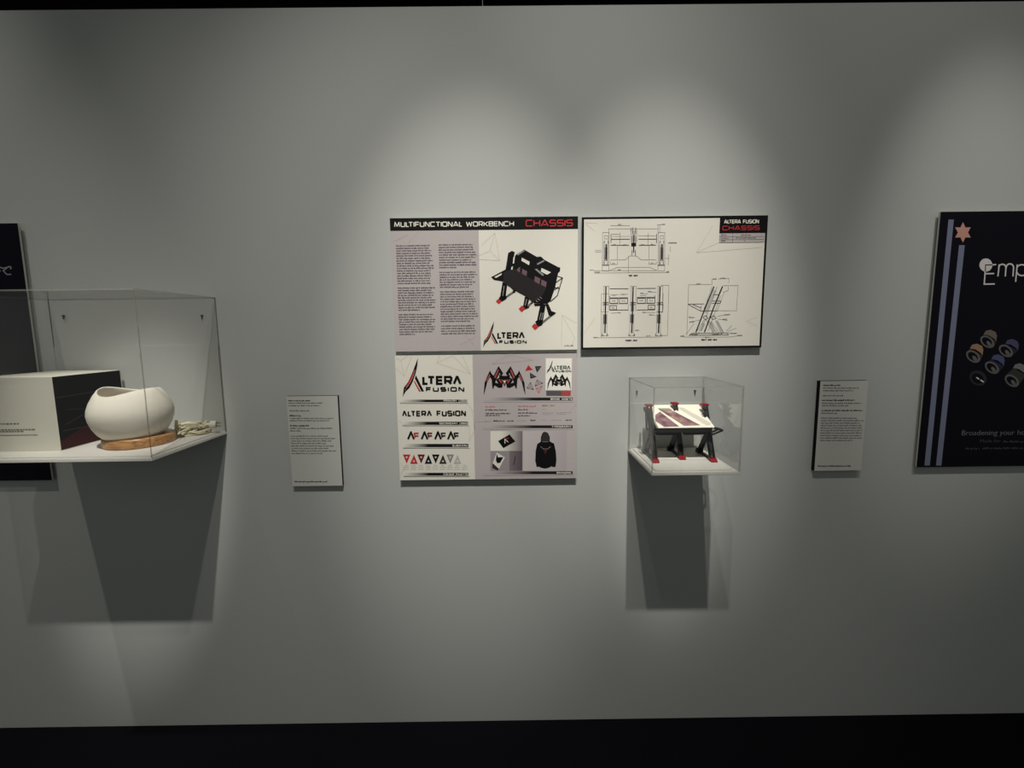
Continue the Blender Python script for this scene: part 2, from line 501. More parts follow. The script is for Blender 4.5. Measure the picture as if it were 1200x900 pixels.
# ---- poster 2: brand board
P2, a = board('presentation_poster', 'cream and mauve logo and branding board with spider emblem, triangles and black hoodie picture',
              -0.3757, 0.2187, -0.4968, -0.0768, CREAM)
hw, h = a.hw, a.h
xm = a.loc((555.2, 490))[0]
a.mesh('right_panel', [[(xm, 0), (hw, 0), (hw, h), (xm, h)]], MAUVE, 2)
f = R2a
a.strokes('pattern_lines', [f(q) for q in (
    [(30, 100), (95, 125), (140, 350)], [(95, 125), (200, 50)], [(30, 240), (140, 350), (250, 60)],
    [(640, 60), (600, 155), (830, 60), (1075, 320), (600, 160)], [(960, 60), (1075, 320)], [(1040, 750), (1120, 860)])]
    + [R2b(q) for q in ([(60, 140), (180, 230)], [(930, 200), (935, 390), (1000, 250), (960, 0)], [(80, 660), (120, 740), (80, 810)])], 0.45, SALMON, 2)
a.strokes('pattern_lines', [R2c(q) for q in ([(205, 140), (400, 40), (680, 95), (205, 140)], [(20, 790), (200, 790), (190, 690)], [(1160, 580), (1080, 680)])], 0.45, SALMON_M, 3)
altera_logo(a, f, 1.0, (f([(445, 564)])[0], f([(987, 564)])[0], 5.6), (f([(395, 470)])[0], f([(948, 470)])[0], 10.8), 2.8, 1.6)
GB = grad_mat('black_fade_on_cream', (232, 227, 214), (18, 16, 17), (0.02, 0.38))
GM = grad_mat('black_fade_on_mauve', (190, 180, 179), (30, 26, 28), (0.08, 0.55))


def caption(fr, x0, x1, y0, y1, word, t0, t1, ln, m):
    a.poly('gradient_bar', [fr([(x0, y0), (x1, y0), (x1, y1), (x0, y1)])], m, 3)
    q0, q1 = fr([(t0, y1 - 6)])[0], fr([(t1, y1 - 6)])[0]
    a.text('caption_lettering', word, q0, q1, 2.2, 0.48, CREAM, 4, gap=.5)
    a.strokes('rule', [fr([(x0, ln), (x1 + 15, ln)])], 0.5, DARKGREY if m is GB else GREY, 3)


caption(R2a, 80, 1025, 675, 710, 'PRIMARY LOGO', 695, 1018, 728, GB)
caption(R2b, 100, 915, 150, 188, 'SECONDARY LOGO', 560, 908, 200, GB)
caption(R2b, 110, 920, 425, 465, 'SUBMARK', 722, 914, 478, GB)
caption(R2b, 120, 920, 783, 818, 'COLOUR PALETTE', 612, 912, 830, GB)
caption(R2c, 110, 1115, 517, 550, 'BRAND ASSETS', 865, 1108, 568, GM)
caption(R2d, 110, 1115, 80, 112, 'TYPOGRAPHY', 878, 1100, 128, GM)
caption(R2d, 110, 1115, 597, 630, 'BRANDING', 935, 1098, 646, GM)
f = R2b
a.text('secondary_logo_lettering', 'VLTERV FUSION', f([(98, 86)])[0], f([(892, 82)])[0], 6.9, 1.75, INK, 3, gap=.55, space=.6)
for dx, m in ((0, RED), (168, DEEPRED), (335, DARKGREY), (495, INK)):
    g = a.strokes('submark', [f([(172 + dx, 368), (208 + dx, 280), (246 + dx, 368)])], 2.3, INK, 3)
    a.strokes('submark_letter', [f([(248 + dx, 293), (303 + dx, 293)]), f([(262 + dx, 325), (302 + dx, 325)]), f([(248 + dx, 290), (262 + dx, 345)])], 1.8, m, 4, g)
for i, m in enumerate((RED, RED, DEEPRED, INK, INK, DARKGREY, GREY, LGREY)):
    cx = 155 + i * 90; up = i % 2
    y0, y1 = (672, 558) if up else (556, 668)
    t = a.poly('colour_swatch', [f([(cx - 47, y0), (cx + 47, y0), (cx, y1)])], m, 3)
    yc = 640 if up else 590; s = -1 if up else 1
    a.poly('swatch_centre', [f([(cx - 14, yc - 8 * s), (cx + 14, yc - 8 * s), (cx, yc + 18 * s)])], CREAM, 4, t)
rows = []
for i in range(9):
    cx = 155 + i * 90
    for y, wd in ((694, 22), (716, 34), (742, 36)):
        rows.append(f([(cx - wd, y), (cx + wd, y)]))
a.mesh('swatch_captions', a.greek([(q[0][0], q[1][0], q[0][1]) for q in rows], 0.9), GREY, 3)


def spider(f, layer, accent, parent=None):
    L = [[(112, 490), (124, 350), (158, 268), (185, 213), (208, 262), (190, 278), (154, 345), (130, 440)],
         [(212, 425), (203, 312), (165, 258), (185, 232), (225, 272), (280, 163), (334, 244), (306, 288), (293, 238), (252, 322), (229, 400)],
         [(252, 316), (292, 288), (332, 350), (322, 406), (285, 410), (234, 380), (240, 348), (276, 358)]]
    mir = lambda pl: [(696 - x, y) for x, y in pl]
    polys = [f(q) for q in L] + [f(mir(q)) for q in L] + [f([(283, 254), (305, 272), (391, 272), (413, 254), (402, 314), (294, 314)]), f([(315, 312), (381, 312), (352, 388), (344, 388)])]
    g = a.poly('spider_emblem', polys[-1:], INK, layer)
    a.poly('spider_limb', polys[:-1], INK, layer, g)
    A = [[(140, 335), (178, 252), (190, 268), (152, 335)], [(232, 290), (276, 195), (284, 212), (246, 302)], [(280, 312), (292, 306), (318, 350), (308, 358)]]
    a.poly('emblem_accent', [f(q) for q in A] + [f(mir(q)) for q in A] + [f([(322, 318), (374, 318), (348, 378)])], accent, layer + 1, g)
    a.poly('emblem_core', [f([(334, 328), (362, 328), (348, 358)])], CREAM, layer + 2, g)


f = R2c
spider(f, 3, mat('soft_red_ink', (176, 84, 80)))
for tri, m, inner in (([(578, 218), (615, 150), (667, 206)], RED, DEEPRED), ([(690, 165), (765, 163), (712, 238)], INK, GREY), ([(634, 235), (708, 285), (637, 305)], INK, GREY)):
    g = a.poly('triangle_asset', [f(tri)], m, 3)
    c = (sum(p[0] for p in tri) / 3, sum(p[1] for p in tri) / 3)
    a.strokes('triangle_facets', [f([c, ((c[0] + p[0]) / 2, (c[1] + p[1]) / 2)]) for p in tri], 0.35, inner, 4, g)
for tri, m in (([(600, 410), (640, 345), (675, 430)], INK), ([(690, 390), (712, 320), (780, 355)], INK), ([(700, 415), (772, 385), (735, 470)], RED)):
    c = (sum(p[0] for p in tri) / 3, sum(p[1] for p in tri) / 3)
    a.strokes('triangle_outline', [f(tri + [tri[0]])] + [f([c, p]) for p in tri], 0.4, m, 3)
g = a.poly('business_card', [f([(812, 75), (1107, 75), (1101, 432), (808, 432)])], mat('card_white', (244, 240, 228), .5), 3)
a.poly('swatch_strip', [f([(816, 440), (1093, 440), (1090, 497), (819, 497)])], mat('smoke_ink', (92, 86, 88)), 3)
a.poly('swatch_strip', [f([(985, 440), (1093, 440), (1090, 497), (990, 497)])], mat('brick_ink', (176, 74, 70)), 4)
fl = aff(332, 95, 888, 95, .297, .287, f)
altera_logo(a, fl, .35, (f([(925, 234)])[0], f([(1098, 232)])[0], 2.4), (f([(908, 203)])[0], f([(1088, 203)])[0], 4.6), 1.0, .7, 4, False)
spider(aff(348, 165, 960, 252, .559, .553, f), 4, DARKGREY)
gr = lambda q: [(p[0][0], p[1][0], p[0][1]) for p in q]
a.mesh('heading_print', a.greek(gr([f([(130, 627), (250, 627)]), f([(500, 620), (705, 620)])]), 1.5), RED, 3)
a.text('heading_print', 'BODY TEXT', f([(772, 616)])[0], f([(918, 616)])[0], 1.7, .35, RED, 3, gap=.5)
a.mesh('sample_print', a.greek(gr([f([(130, 662), (378, 662)]), f([(500, 658), (620, 658)]), f([(132, 702), (420, 702)]), f([(132, 724), (300, 724)]), f([(500, 696), (718, 696)]), f([(500, 726), (640, 726)]),
                                   f([(222, 785), (352, 785)]), f([(378, 785), (448, 785)]), f([(635, 780), (710, 780)]), f([(1035, 775), (1110, 775)])]), 1.5, .8), INK, 3)
a.mesh('light_sample_print', a.greek(gr([f([(775, 652), (828, 652)]), f([(775, 692), (910, 692)]), f([(932, 690), (1105, 690)]), f([(775, 712), (865, 712)]), f([(932, 708), (1045, 708)]),
                                         f([(130, 785), (190, 785)]), f([(497, 782), (600, 782)]), f([(770, 776), (832, 776)]), f([(872, 776), (998, 776)])]), 1.1), GREY, 3)
f = R2d
q = a.poly('card_photo', [f([(190, 145), (548, 145), (548, 368), (190, 368)])], grad_mat('photo_fade', (236, 231, 218), (120, 110, 114), (.35, 1)), 3)
a.poly('black_card', [f([(275, 257), (405, 182), (470, 262), (335, 337)])], INK, 4, q)
a.strokes('card_mark', [f([(352, 285), (352, 235), (390, 270)])], .9, CREAM, 5, q)
a.strokes('card_mark', [f([(365, 232), (395, 222)])], .9, RED, 5, q)
q = a.poly('box_photo', [f([(190, 368), (402, 368), (402, 592), (190, 592)])], mat('mauve_grey_ink', (158, 148, 152)), 3)
a.poly('white_box', [f([(262, 385), (352, 440), (285, 570), (215, 505)])], CREAM, 4, q)
a.poly('box_side', [f([(215, 505), (285, 570), (270, 588), (210, 560)])], DARKGREY, 4, q)
a.poly('box_mark', [f([(262, 400), (275, 440), (335, 438), (300, 500), (265, 505), (250, 470)])], INK, 5, q)
q = a.poly('dark_photo', [f([(402, 368), (548, 368), (548, 592), (402, 592)])], grad_mat('dusk_fade', (128, 116, 120), (88, 78, 84)), 3)
a.strokes('photo_mark', [f([(472, 425), (450, 525)])], .9, DARKGREY, 4, q)
q = a.poly('hoodie_photo', [f([(560, 145), (1045, 145), (1045, 592), (560, 592)])], grad_mat('pale_fade', (206, 196, 194), (182, 172, 174)), 3)
a.poly('hoodie', [f([(800, 152), (835, 165), (858, 215), (855, 260), (905, 285), (925, 370), (932, 470), (922, 548), (888, 550), (880, 540), (840, 560), (800, 567), (760, 558), (735, 545),
                     (710, 550), (693, 480), (698, 370), (715, 290), (755, 265), (757, 215), (775, 165)])], INK, 4, q)
a.poly('hood', [f([(800, 160), (830, 172), (850, 218), (846, 255), (806, 268), (764, 255), (766, 218), (778, 172)])], DARKGREY, 5, q)
a.strokes('hoodie_mark', [f([(752, 318), (785, 345), (835, 345), (866, 318)]), f([(770, 265), (840, 265)])], .5, GREY, 5, q)
a.poly('hoodie_emblem', [f([(785, 352), (830, 352), (808, 412)])], mat('maroon_ink', (78, 30, 32)), 5, q)

# ---- poster 3: technical drawings
P3, a = board('presentation_poster', 'black-bordered cream board of technical line drawings headed ALTERA FUSION CHASSIS',
              0.2322, 0.8216, -0.0640, 0.3530, INK)
hw, h = a.hw, a.h; bd = 0.0068
a.mesh('drawing_sheet', [[(-hw + bd, bd * .95), (hw - bd, bd * .95), (hw - bd, h - bd), (-hw + bd, h - bd)]], CREAM, 2)
f = R3d
tx0, ty0 = a.loc(f([(514, 284)])[0]); tx0b, ty1 = a.loc(f([(500, 416)])[0])
a.mesh('title_block', [[(tx0, ty0), (hw - bd * .5, ty0), (hw - bd * .5, h - bd * .5), (tx0, h - bd * .5)]], INK, 3)
a.mesh('title_table', [[(tx0, ty1), (hw - bd, ty1), (hw - bd, ty0), (tx0, ty0)]], MAUVE, 3)
a.text('altera_lettering', 'ALTERA FUSION', f([(578, 146)])[0], f([(1070, 142)])[0], 4.3, .85, CREAM, 4, gap=.36, space=.5)
a.text('chassis_lettering', 'CHASSIS', f([(555, 240)])[0], f([(1080, 236)])[0], 5.0, .85, RED, 4, gap=.3)
a.strokes('table_rules', [f(q) for q in ([(514, 330), (1140, 326)], [(510, 372), (1140, 368)], [(508, 414), (1130, 408)], [(705, 288), (698, 412)])], .35, DARKGREY, 4)
a.mesh('table_print', a.greek(gr([f([(540, 314), (622, 314)]), f([(820, 312), (958, 312)]), f([(540, 357), (648, 357)]), f([(745, 354), (1035, 354)]), f([(540, 396), (608, 396)]), f([(860, 392), (888, 392)])]), 1.3), INK, 4)
a.strokes('pattern_lines', [f(q) for q in ([(190, 555), (500, 415)], [(190, 555), (1110, 480)], [(190, 555), (420, 180)])] +
          [R3a([(60, 120), (170, 210)]), R3a([(60, 110), (200, 120)]), R3b([(50, 690), (180, 510)]), R3c([(920, 490), (800, 535), (920, 585)])], .4, SALMON, 3)
LINE = mat('thin_drawing_ink', (104, 99, 94), .6, .2)
f = R3a     # top view
th, md, bk = [], [], []
for x in (262, 915):
    w_ = 75
    th += [[(x, 225), (x + w_, 225), (x + w_ - 2, 675), (x - 6, 675), (x, 225)], [(x + 20, 262), (x + 60, 262), (x + 60, 300), (x + 20, 300), (x + 20, 262)],
           [(x - 5, 612), (x + w_, 612)], [(x + 12, 330), (x + 8, 600)], [(x + 62, 330), (x + 58, 600)]]
    md += [[(x + 28, 400), (x + 24, 560)], [(x + 50, 400), (x + 48, 560)], [(x + 22, 320), (x + 22, 350)], [(x + 62, 320), (x + 62, 350)], [(x + 15, 570), (x + 22, 595)], [(x + 60, 570), (x + 54, 595)],
           [(x - 4, 606), (x + w_, 606)]]
    bk += [[(x + 42, 360), (x + 38, 540)]]
th += [[(352, 145), (580, 145)], [(335, 182), (910, 182)], [(590, 165), (590, 210)], [(900, 135), (990, 130)], [(335, 182), (335, 560)], [(910, 140), (910, 240)], [(930, 140), (930, 225)],
       [(370, 270), (580, 270)], [(680, 265), (890, 265)], [(370, 245), (460, 245)], [(465, 225), (462, 370)], [(795, 235), (792, 370)], [(435, 390), (432, 545)], [(805, 380), (802, 545)],
       [(350, 548), (530, 545), (580, 500), (660, 500), (710, 545), (890, 545)], [(340, 672), (430, 635), (810, 632), (895, 670)], [(160, 672), (900, 672)], [(165, 700), (1045, 692)],
       [(565, 500), (563, 700)], [(352, 565), (352, 600), (435, 600), (435, 565)], [(805, 565), (805, 595), (890, 595), (890, 565)], [(175, 435), (245, 435)], [(175, 455), (245, 455)],
       [(1030, 345), (1130, 345)], [(1055, 390), (1055, 450)], [(1035, 480), (1030, 610)], [(990, 530), (1040, 530)], [(595, 180), (590, 330)], [(660, 180), (662, 330)]]
md += [[(360, 305), (580, 303)], [(680, 303), (895, 303)], [(355, 375), (570, 375)], [(685, 375), (890, 373)], [(360, 245), (360, 350)], [(895, 240), (893, 350)],
       [(612, 165), (612, 240)], [(648, 165), (648, 240)], [(605, 270), (605, 380)], [(650, 270), (650, 380)], [(605, 430), (605, 495)], [(645, 430), (645, 495)]]
bk += [[(627, 255), (625, 460)], [(600, 365), (655, 365)]]
g = a.strokes('top_view_drawing', [f(q) for q in th], .38, LINE, 3)
a.strokes('medium_lines', [f(q) for q in md], .7, mat('mid_drawing_ink', (78, 74, 72)), 4, g)
a.strokes('heavy_lines', [f(q) for q in bk], 1.25, INK, 5, g)
a.strokes('shaded_part', [f(q) for q in ([(625, 345), (625, 388)],)], 5.5, DARKGREY, 4, g)
a.strokes('shaded_part', [f(q) for q in ([(302, 365), (300, 560)], [(955, 365), (948, 560)], [(628, 200), (626, 330)])], 4.2, LGREY, 3, g)
gl = gr([f([(382, 372), (425, 372)]), f([(500, 372), (540, 372)]), f([(712, 370), (755, 370)]), f([(825, 368), (870, 368)]), f([(440, 136), (490, 136)]), f([(960, 133), (1000, 133)]), f([(110, 668), (160, 668)]),
         f([(165, 695), (230, 695)]), f([(375, 590), (412, 590)]), f([(830, 586), (865, 586)]), f([(440, 666), (485, 666)]), f([(1035, 352), (1135, 350)]), f([(1010, 688), (1045, 688)])])
a.mesh('drawing_print', a.greek(gl, 1.1), DARKGREY, 5, g)
a.text('view_title', 'TOP VIEW', f([(562, 741)])[0], f([(672, 739)])[0], 1.9, .5, INK, 4, gap=.4)
f = R3b     # front view
th, md, bk = [], [], []
for x0, x1, in ((318, 305), (655, 638), (988, 970)):
    bk += [[(x0, 118), (x1, 690)]]
    th += [[(x0 - 25, 110), (x0 - 25, 420)], [(x0 + 35, 112), (x0 + 32, 420)], [(x1 - 22, 450), (x1 - 25, 690)], [(x1 + 28, 450), (x1 + 22, 690)], [(x0 - 30, 112), (x0 + 40, 112)]]
    md += [[(x1 - 30, 695), (x1 - 38, 722), (x1 - 5, 722)], [(x1 + 25, 695), (x1 + 38, 722), (x1 + 8, 722)], [(x0 - 40, 315), (x0 + 36, 312)], [(x1 - 12, 460), (x1 - 14, 570)], [(x1 + 16, 460), (x1 + 16, 570)],
           [(x0 - 40, 340), (x0 + 36, 337)]]
th += [[(265, 205), (350, 203)], [(262, 340), (258, 430), (350, 430)], [(262, 205), (258, 750)], [(370, 215), (470, 215)], [(485, 212), (590, 210)], [(745, 205), (840, 203)], [(745, 228), (820, 225)],
       [(365, 330), (590, 328)], [(700, 328), (925, 325)], [(450, 345), (450, 400)], [(595, 335), (595, 405)], [(378, 445), (455, 440)], [(770, 432), (930, 438)], [(860, 465), (930, 470)],
       [(1100, 100), (1080, 720)], [(1000, 100), (1100, 100)], [(1010, 722), (1080, 720)], [(165, 750), (1015, 740)], [(1030, 200), (1020, 430)], [(680, 658), (735, 655)], [(850, 180), (945, 185)]]
md += [[(365, 141), (595, 141)], [(705, 138), (938, 136)], [(365, 255), (590, 253)], [(700, 250), (925, 248)], [(365, 230), (365, 258)], [(925, 225), (925, 255)],
       [(366, 262), (466, 262), (464, 322), (366, 322), (366, 262)], [(486, 262), (586, 260), (586, 322), (486, 324), (486, 262)], [(706, 260), (808, 258), (806, 320), (706, 322), (706, 260)],
       [(828, 258), (926, 256), (924, 320), (826, 320), (828, 258)], [(366, 350), (450, 350), (450, 400), (366, 402), (366, 350)], [(842, 345), (926, 343), (924, 395), (842, 397), (842, 345)],
       [(365, 406), (595, 405)], [(700, 405), (925, 402)], [(1028, 330), (1020, 430), (945, 430)]]
g = a.strokes('front_view_drawing', [f(q) for q in th], .38, LINE, 3)
a.strokes('medium_lines', [f(q) for q in md], .7, mat('mid_drawing_ink', (78, 74, 72)), 4, g)
a.strokes('heavy_lines', [f(q) for q in bk], 1.45, INK, 5, g)
a.strokes('shaded_part', [f(q) for q in ([(308, 460), (306, 580)], [(643, 460), (640, 560)], [(975, 460), (972, 570)], [(310, 320), (310, 345)], [(648, 305), (646, 420)], [(980, 318), (980, 340)])], 3.6, GREY, 3, g)
gl = gr([f([(392, 296), (440, 296)]), f([(512, 296), (562, 296)]), f([(735, 292), (782, 292)]), f([(855, 292), (902, 292)]), f([(388, 382), (428, 382)]), f([(865, 376), (902, 376)]), f([(400, 228), (440, 228)]), f([(515, 216), (560, 216)]),
         f([(745, 200), (785, 200)]), f([(840, 182), (890, 182)]), f([(460, 442), (508, 442)]), f([(770, 440), (820, 440)]), f([(855, 468), (895, 468)]), f([(165, 750), (220, 750)]), f([(820, 730), (872, 730)]), f([(680, 662), (725, 662)])])
a.mesh('drawing_print', a.greek(gl, 1.1), DARKGREY, 5, g)
a.text('view_title', 'FRONT VIEW', f([(560, 795)])[0], f([(706, 793)])[0], 1.9, .5, INK, 4, gap=.4)
f = R3c     # right side view
th = [[(160, 130), (412, 126)], [(160, 130), (140, 690)], [(420, 70), (470, 70)], [(420, 70), (418, 130)], [(485, 65), (610, 60)], [(608, 60), (606, 110)], [(540, 140), (708, 138)], [(708, 138), (690, 420)], [(480, 418), (695, 418)],
      [(420, 150), (330, 400)], [(475, 150), (300, 640)], [(600, 150), (600, 190), (545, 215)], [(515, 250), (380, 640)], [(555, 215), (475, 420)], [(230, 495), (160, 490)], [(290, 520), (170, 545)], [(130, 680), (220, 560)],
      [(480, 480), (620, 455)], [(485, 510), (590, 525)], [(580, 640), (640, 580)], [(590, 650), (690, 610)], [(600, 665), (700, 670)], [(70, 705), (140, 710), (600, 710), (760, 690)], [(410, 540), (500, 660)], [(460, 520), (550, 660)],
      [(320, 540), (240, 660)], [(350, 510), (430, 660)], [(330, 520), (270, 660)], [(390, 540), (470, 660)]]
md = [[(155, 345), (330, 342)], [(160, 350), (290, 420)], [(200, 345), (290, 385)], [(290, 420), (480, 418)], [(425, 310), (520, 310), (510, 335), (420, 335)], [(435, 240), (490, 240)], [(300, 360), (290, 420)],
      [(320, 490), (350, 470), (375, 500), (345, 520), (320, 490)], [(405, 490), (435, 470), (465, 500), (430, 515), (405, 490)], [(165, 690), (195, 668), (590, 664), (600, 685), (165, 690)], [(190, 680), (260, 680)], [(420, 680), (500, 678)], [(515, 678), (550, 660)]]
bk = [[(440, 150), (340, 395), (240, 655)], [(535, 148), (430, 400), (335, 655)]]
g = a.strokes('side_view_drawing', [f(q) for q in th], .38, LINE, 3)
a.strokes('medium_lines', [f(q) for q in md], .6, mat('mid_drawing_ink', (78, 74, 72)), 4, g)
a.strokes('heavy_lines', [f(q) for q in bk], 1.35, INK, 5, g)
a.strokes('shaded_part', [f(q) for q in ([(400, 540), (440, 655)], [(470, 530), (530, 655)], [(455, 190), (350, 440)], [(290, 640), (330, 560)])], 3.4, LGREY, 3, g)
gl = gr([f([(248, 124), (300, 122)]), f([(428, 66), (470, 66)]), f([(512, 60), (575, 58)]), f([(160, 495), (220, 495)]), f([(168, 545), (225, 540)]), f([(555, 465), (622, 460)]), f([(535, 515), (590, 520)]), f([(632, 672), (695, 672)]),
         f([(700, 695), (762, 695)]), f([(68, 700), (115, 700)]), f([(340, 715), (405, 715)])])
a.mesh('drawing_print', a.greek(gl, 1.1), DARKGREY, 5, g)
a.text('view_title', 'RIGHT SIDE VIEW', f([(302, 750)])[0], f([(474, 748)])[0], 1.9, .5, INK, 4, gap=.4)

# ---- poster 4: dark poster on the right
NAVY = mat('blue_black_print', (17, 15, 24), 0.6, 0.08)
P4, a = board('dark_poster', 'blue-black poster with two slate stripes, a six-pointed star and the word starting Emp',
              1.3690, 1.9640, -0.4743, 0.3580, NAVY)
R4a = crop(1040, 230, 7.5); R4b = crop(1130, 290, 16.36); R4c = crop(1110, 370, 10); R4d = crop(1110, 490, 13.33); R4e = crop(1040, 350, 4.286)
SLATE = mat('slate_ink', (122, 127, 150), .5)
a.poly('stripe', [R4a([(535, 205), (582, 205)]) + R4e([(212, 838), (185, 838)])], SLATE, 2)
a.poly('stripe', [R4a([(628, 430), (678, 430)]) + R4e([(270, 838), (243, 838)])], SLATE, 2)
st = []
for k in range(12):
    r_ = 90 if k % 2 == 0 else 50
    st.append((662 + r_ * math.sin(k * math.pi / 6) * .88, 318 - r_ * math.cos(k * math.pi / 6)))
a.poly('star', [R4a(st)], mat('salmon_star_ink', (206, 152, 136), .5), 2)
WORD = mat('pale_lettering', (222, 216, 212), .5)
f = R4b
a.poly('title_disc', [f(ellipse(412, 337, 124, 126))], WORD, 2)
a.strokes('title_lettering', [f(q) for q in ([(402, 455), (405, 335), (535, 333)],)], 1.0, NAVY, 3)
arc = lambda cx, cy, r, t0, t1, n=9, e=1.0: [(cx + r * math.cos(math.radians(t0 + (t1 - t0) * k / n)), cy - r * e * math.sin(math.radians(t0 + (t1 - t0) * k / n))) for k in range(n + 1)]
a.strokes('title_lettering', [f(q) for q in (
    [(533, 333), (608, 328)], [(398, 455), (380, 704), (582, 700)], [(390, 504), (570, 500)],
    [(642, 555), (665, 325)], [(655, 400)] + arc(728, 390, 68, 160, 0) + [(783, 555)], [(795, 400)] + arc(872, 385, 70, 160, 0) + [(930, 555)],
    [(980, 660), (1012, 325)], arc(1100, 435, 105, 150, -160, 20))], 1.5, WORD, 2)
f = R4c
for bx, by, rx, ry, c in ((350, 375, 302, 478, (156, 122, 92)), (510, 212, 468, 305, (112, 102, 92)), (600, 500, 522, 608, (78, 80, 118)), (765, 320, 685, 412, (74, 72, 104)), (855, 605, 755, 762, (118, 120, 118))):
    nm = 'ink_%d_%d_%d' % c
    g = a.poly('ring_picture', [f([(bx - 85, by + 5), (bx - 60, by - 35), (bx - 5, by - 48), (bx + 55, by - 22), (bx + 72, by + 20), (bx + 62, by + 95), (bx + 25, by + 65), (bx - 40, by + 30)])], mat(nm, c, .5), 2)
    a.poly('ring_band', [f([(bx - 82, by + 8), (bx - 20, by + 20), (bx + 40, by + 60), (bx + 64, by + 92), (rx + 82, ry + 50), (rx + 40, ry - 10), (rx - 30, ry - 52), (rx - 82, ry - 50)])], mat(nm + '_dark', tuple(int(v * .42) for v in c), .5), 2, g)
    a.poly('ring', [f(ellipse(rx, ry, 92, 62, .62))], mat('pewter_ink', (100, 98, 96), .5), 3, g)
    a.poly('ring_opening', [f(ellipse(rx - 4, ry - 2, 66, 42, .62))], NAVY, 4, g)
    a.poly('ring_shade', [f(ellipse(rx + 16, ry + 22, 38, 20, .9))], mat('pewter_ink', (100, 98, 96), .5), 5, g)
a.poly('faint_ring', [f(ellipse(360, 730, 105, 85, .5))], mat('faint_ink', (38, 36, 42), .5), 2)
a.poly('faint_ring', [f(ellipse(355, 735, 72, 56, .5))], NAVY, 3)
a.strokes('white_dash', [f([(338, 722), (372, 744)]), f([(385, 752), (424, 777)])], 1.4, WORD, 4)  # white dashes printed on the faint ring


def font_polys(a, s, p0, p1, h):
    """built-in font outline text fitted between two points of the board"""
    cu = bpy.data.curves.new('t', 'FONT'); cu.body = s; cu.size = 1
    to = bpy.data.objects.new('t', cu); COL.objects.link(to)
    dg = bpy.context.evaluated_depsgraph_get(); me = bpy.data.meshes.new_from_object(to.evaluated_get(dg))
    bpy.data.objects.remove(to)
    P, Q = Vector(a.loc(p0)), Vector(a.loc(p1)); d = (Q - P).normalized(); n = Vector((-d.y, d.x))
    xs = [v.co.x for v in me.vertices]; k = (Q - P).length / (max(xs) - min(xs)); kv = h * PXM / 0.72
    pts = [P + d * ((v.co.x - min(xs)) * k) + n * (v.co.y * kv) for v in me.vertices]
    return [[tuple(pts[i]) for i in p.vertices] for p in me.polygons]


DIM = mat('dim_lettering', (112, 112, 118), .5)
a.mesh('tagline', font_polys(a, 'Broadening your ho', R4d([(222, 268)])[0], R4d([(1210, 258)])[0], 6.2), DIM, 2)
DIM2 = mat('dimmer_lettering', (72, 72, 78), .5)
a.mesh('tagline', font_polys(a, 'Made for', R4d([(510, 380)])[0], R4d([(830, 378)])[0], 4.0), DIM2, 2)
a.mesh('tagline', a.greek([(1110 + 870 / 13.33, 1200, 490 + 378 / 13.33), (1110 + 285 / 13.33, 1110 + 520 / 13.33, 490 + 486 / 13.33), (1110 + 550 / 13.33, 1200, 490 + 482 / 13.33)], 2.4), DIM2, 2)

# ---- poster 0: dark poster on the left
P0, a = board('dark_poster', 'blue-black poster behind the large display case, ending in a pale script letter',
              -2.1380, -1.5435, -0.4810, 0.3532, mat('ink_navy_print', (15, 13, 25), 0.6, 0.08))
f = crop(0, 290, 18)
a.strokes('script_lettering', [f([(60, 500), (120, 455), (185, 405), (225, 405), (240, 435), (215, 455)]), f([(0, 415), (60, 440), (150, 420)]), f([(75, 480), (110, 535), (155, 572), (240, 566)]), f([(-20, 540), (10, 480)])],
          1.1, mat('script_ink', (150, 150, 156), .5), 2)

# ------------------------------------------------------------------ wall labels
LABEL_WHITE = mat('label_white', (208, 206, 198), .6, .3, .02)
LINK_TXT = mat('label_print_ink', (88, 86, 92), .6, .2)
BLACK_CORE = mat('black_foam_core', (26, 24, 23), .8, .1)


def wall_label(label, x0, x1, z0, z1, rows, bold, f, depth):
    root = thing('wall_label', label, 'label', ((x0 + x1) / 2, 0, CAM_Z + z0))
    hw, h = (x1 - x0) / 2, z1 - z0
    box('board', (-hw, hw, -depth, 0, 0, h), BLACK_CORE, root)
    a = Art(root, -depth)
    a.mesh('printed_sheet', [[(-hw, 0), (hw, 0), (hw, h), (-hw, h)]], LABEL_WHITE, 1)
    a.mesh('small_print', a.greek(gr([f([(p, y + 5), (q, y + 5)]) for p, q, y in rows]), 1.5, .7), LINK_TXT, 2)
    a.mesh('bold_print', a.greek(gr([f([(p, y + 5), (q, y + 5)]) for p, q, y in bold]), 1.6, .85), INK, 2)


LA, LB = crop(325, 450, 6.667), crop(935, 435, 6.43)
wall_label('white text label on a black core, between the large case and the posters', -0.7399, -0.5712, -0.5137, -0.2068,
           [(88, 355, 148), (88, 335, 168), (95, 262, 208), (98, 440, 267), (98, 412, 285), (100, 440, 345), (100, 190, 365)] +
           [(105 + i, (402, 455, 428, 385, 445, 410, 462, 355)[i], 405 + i * 19.4) for i in range(8)],
           [(85, 260, 130), (95, 185, 247), (100, 250, 325), (135, 397, 762)], LA, 0.0125)
wall_label('white text label on a black core, between the small case and the striped dark poster', 1.0225, 1.1811, -0.4818, -0.1771,
           [(188, 462, 125), (188, 425, 145), (185, 345, 183), (180, 485, 240), (180, 385, 258), (175, 298, 315)] +
           [(174 - i, (445, 500, 470, 490, 488, 490, 485, 480, 488, 415)[i], 352 + i * 18.7) for i in range(10)],
           [(190, 330, 105), (180, 428, 218), (178, 490, 295), (150, 398, 713)], LB, 0.0165)

# ------------------------------------------------------------------ display cases
CASE_WHITE = mat('case_white_laminate', (214, 211, 203), .5, .3, .02)
SCREW = mat('dark_screw', (60, 58, 52), .4, .5)


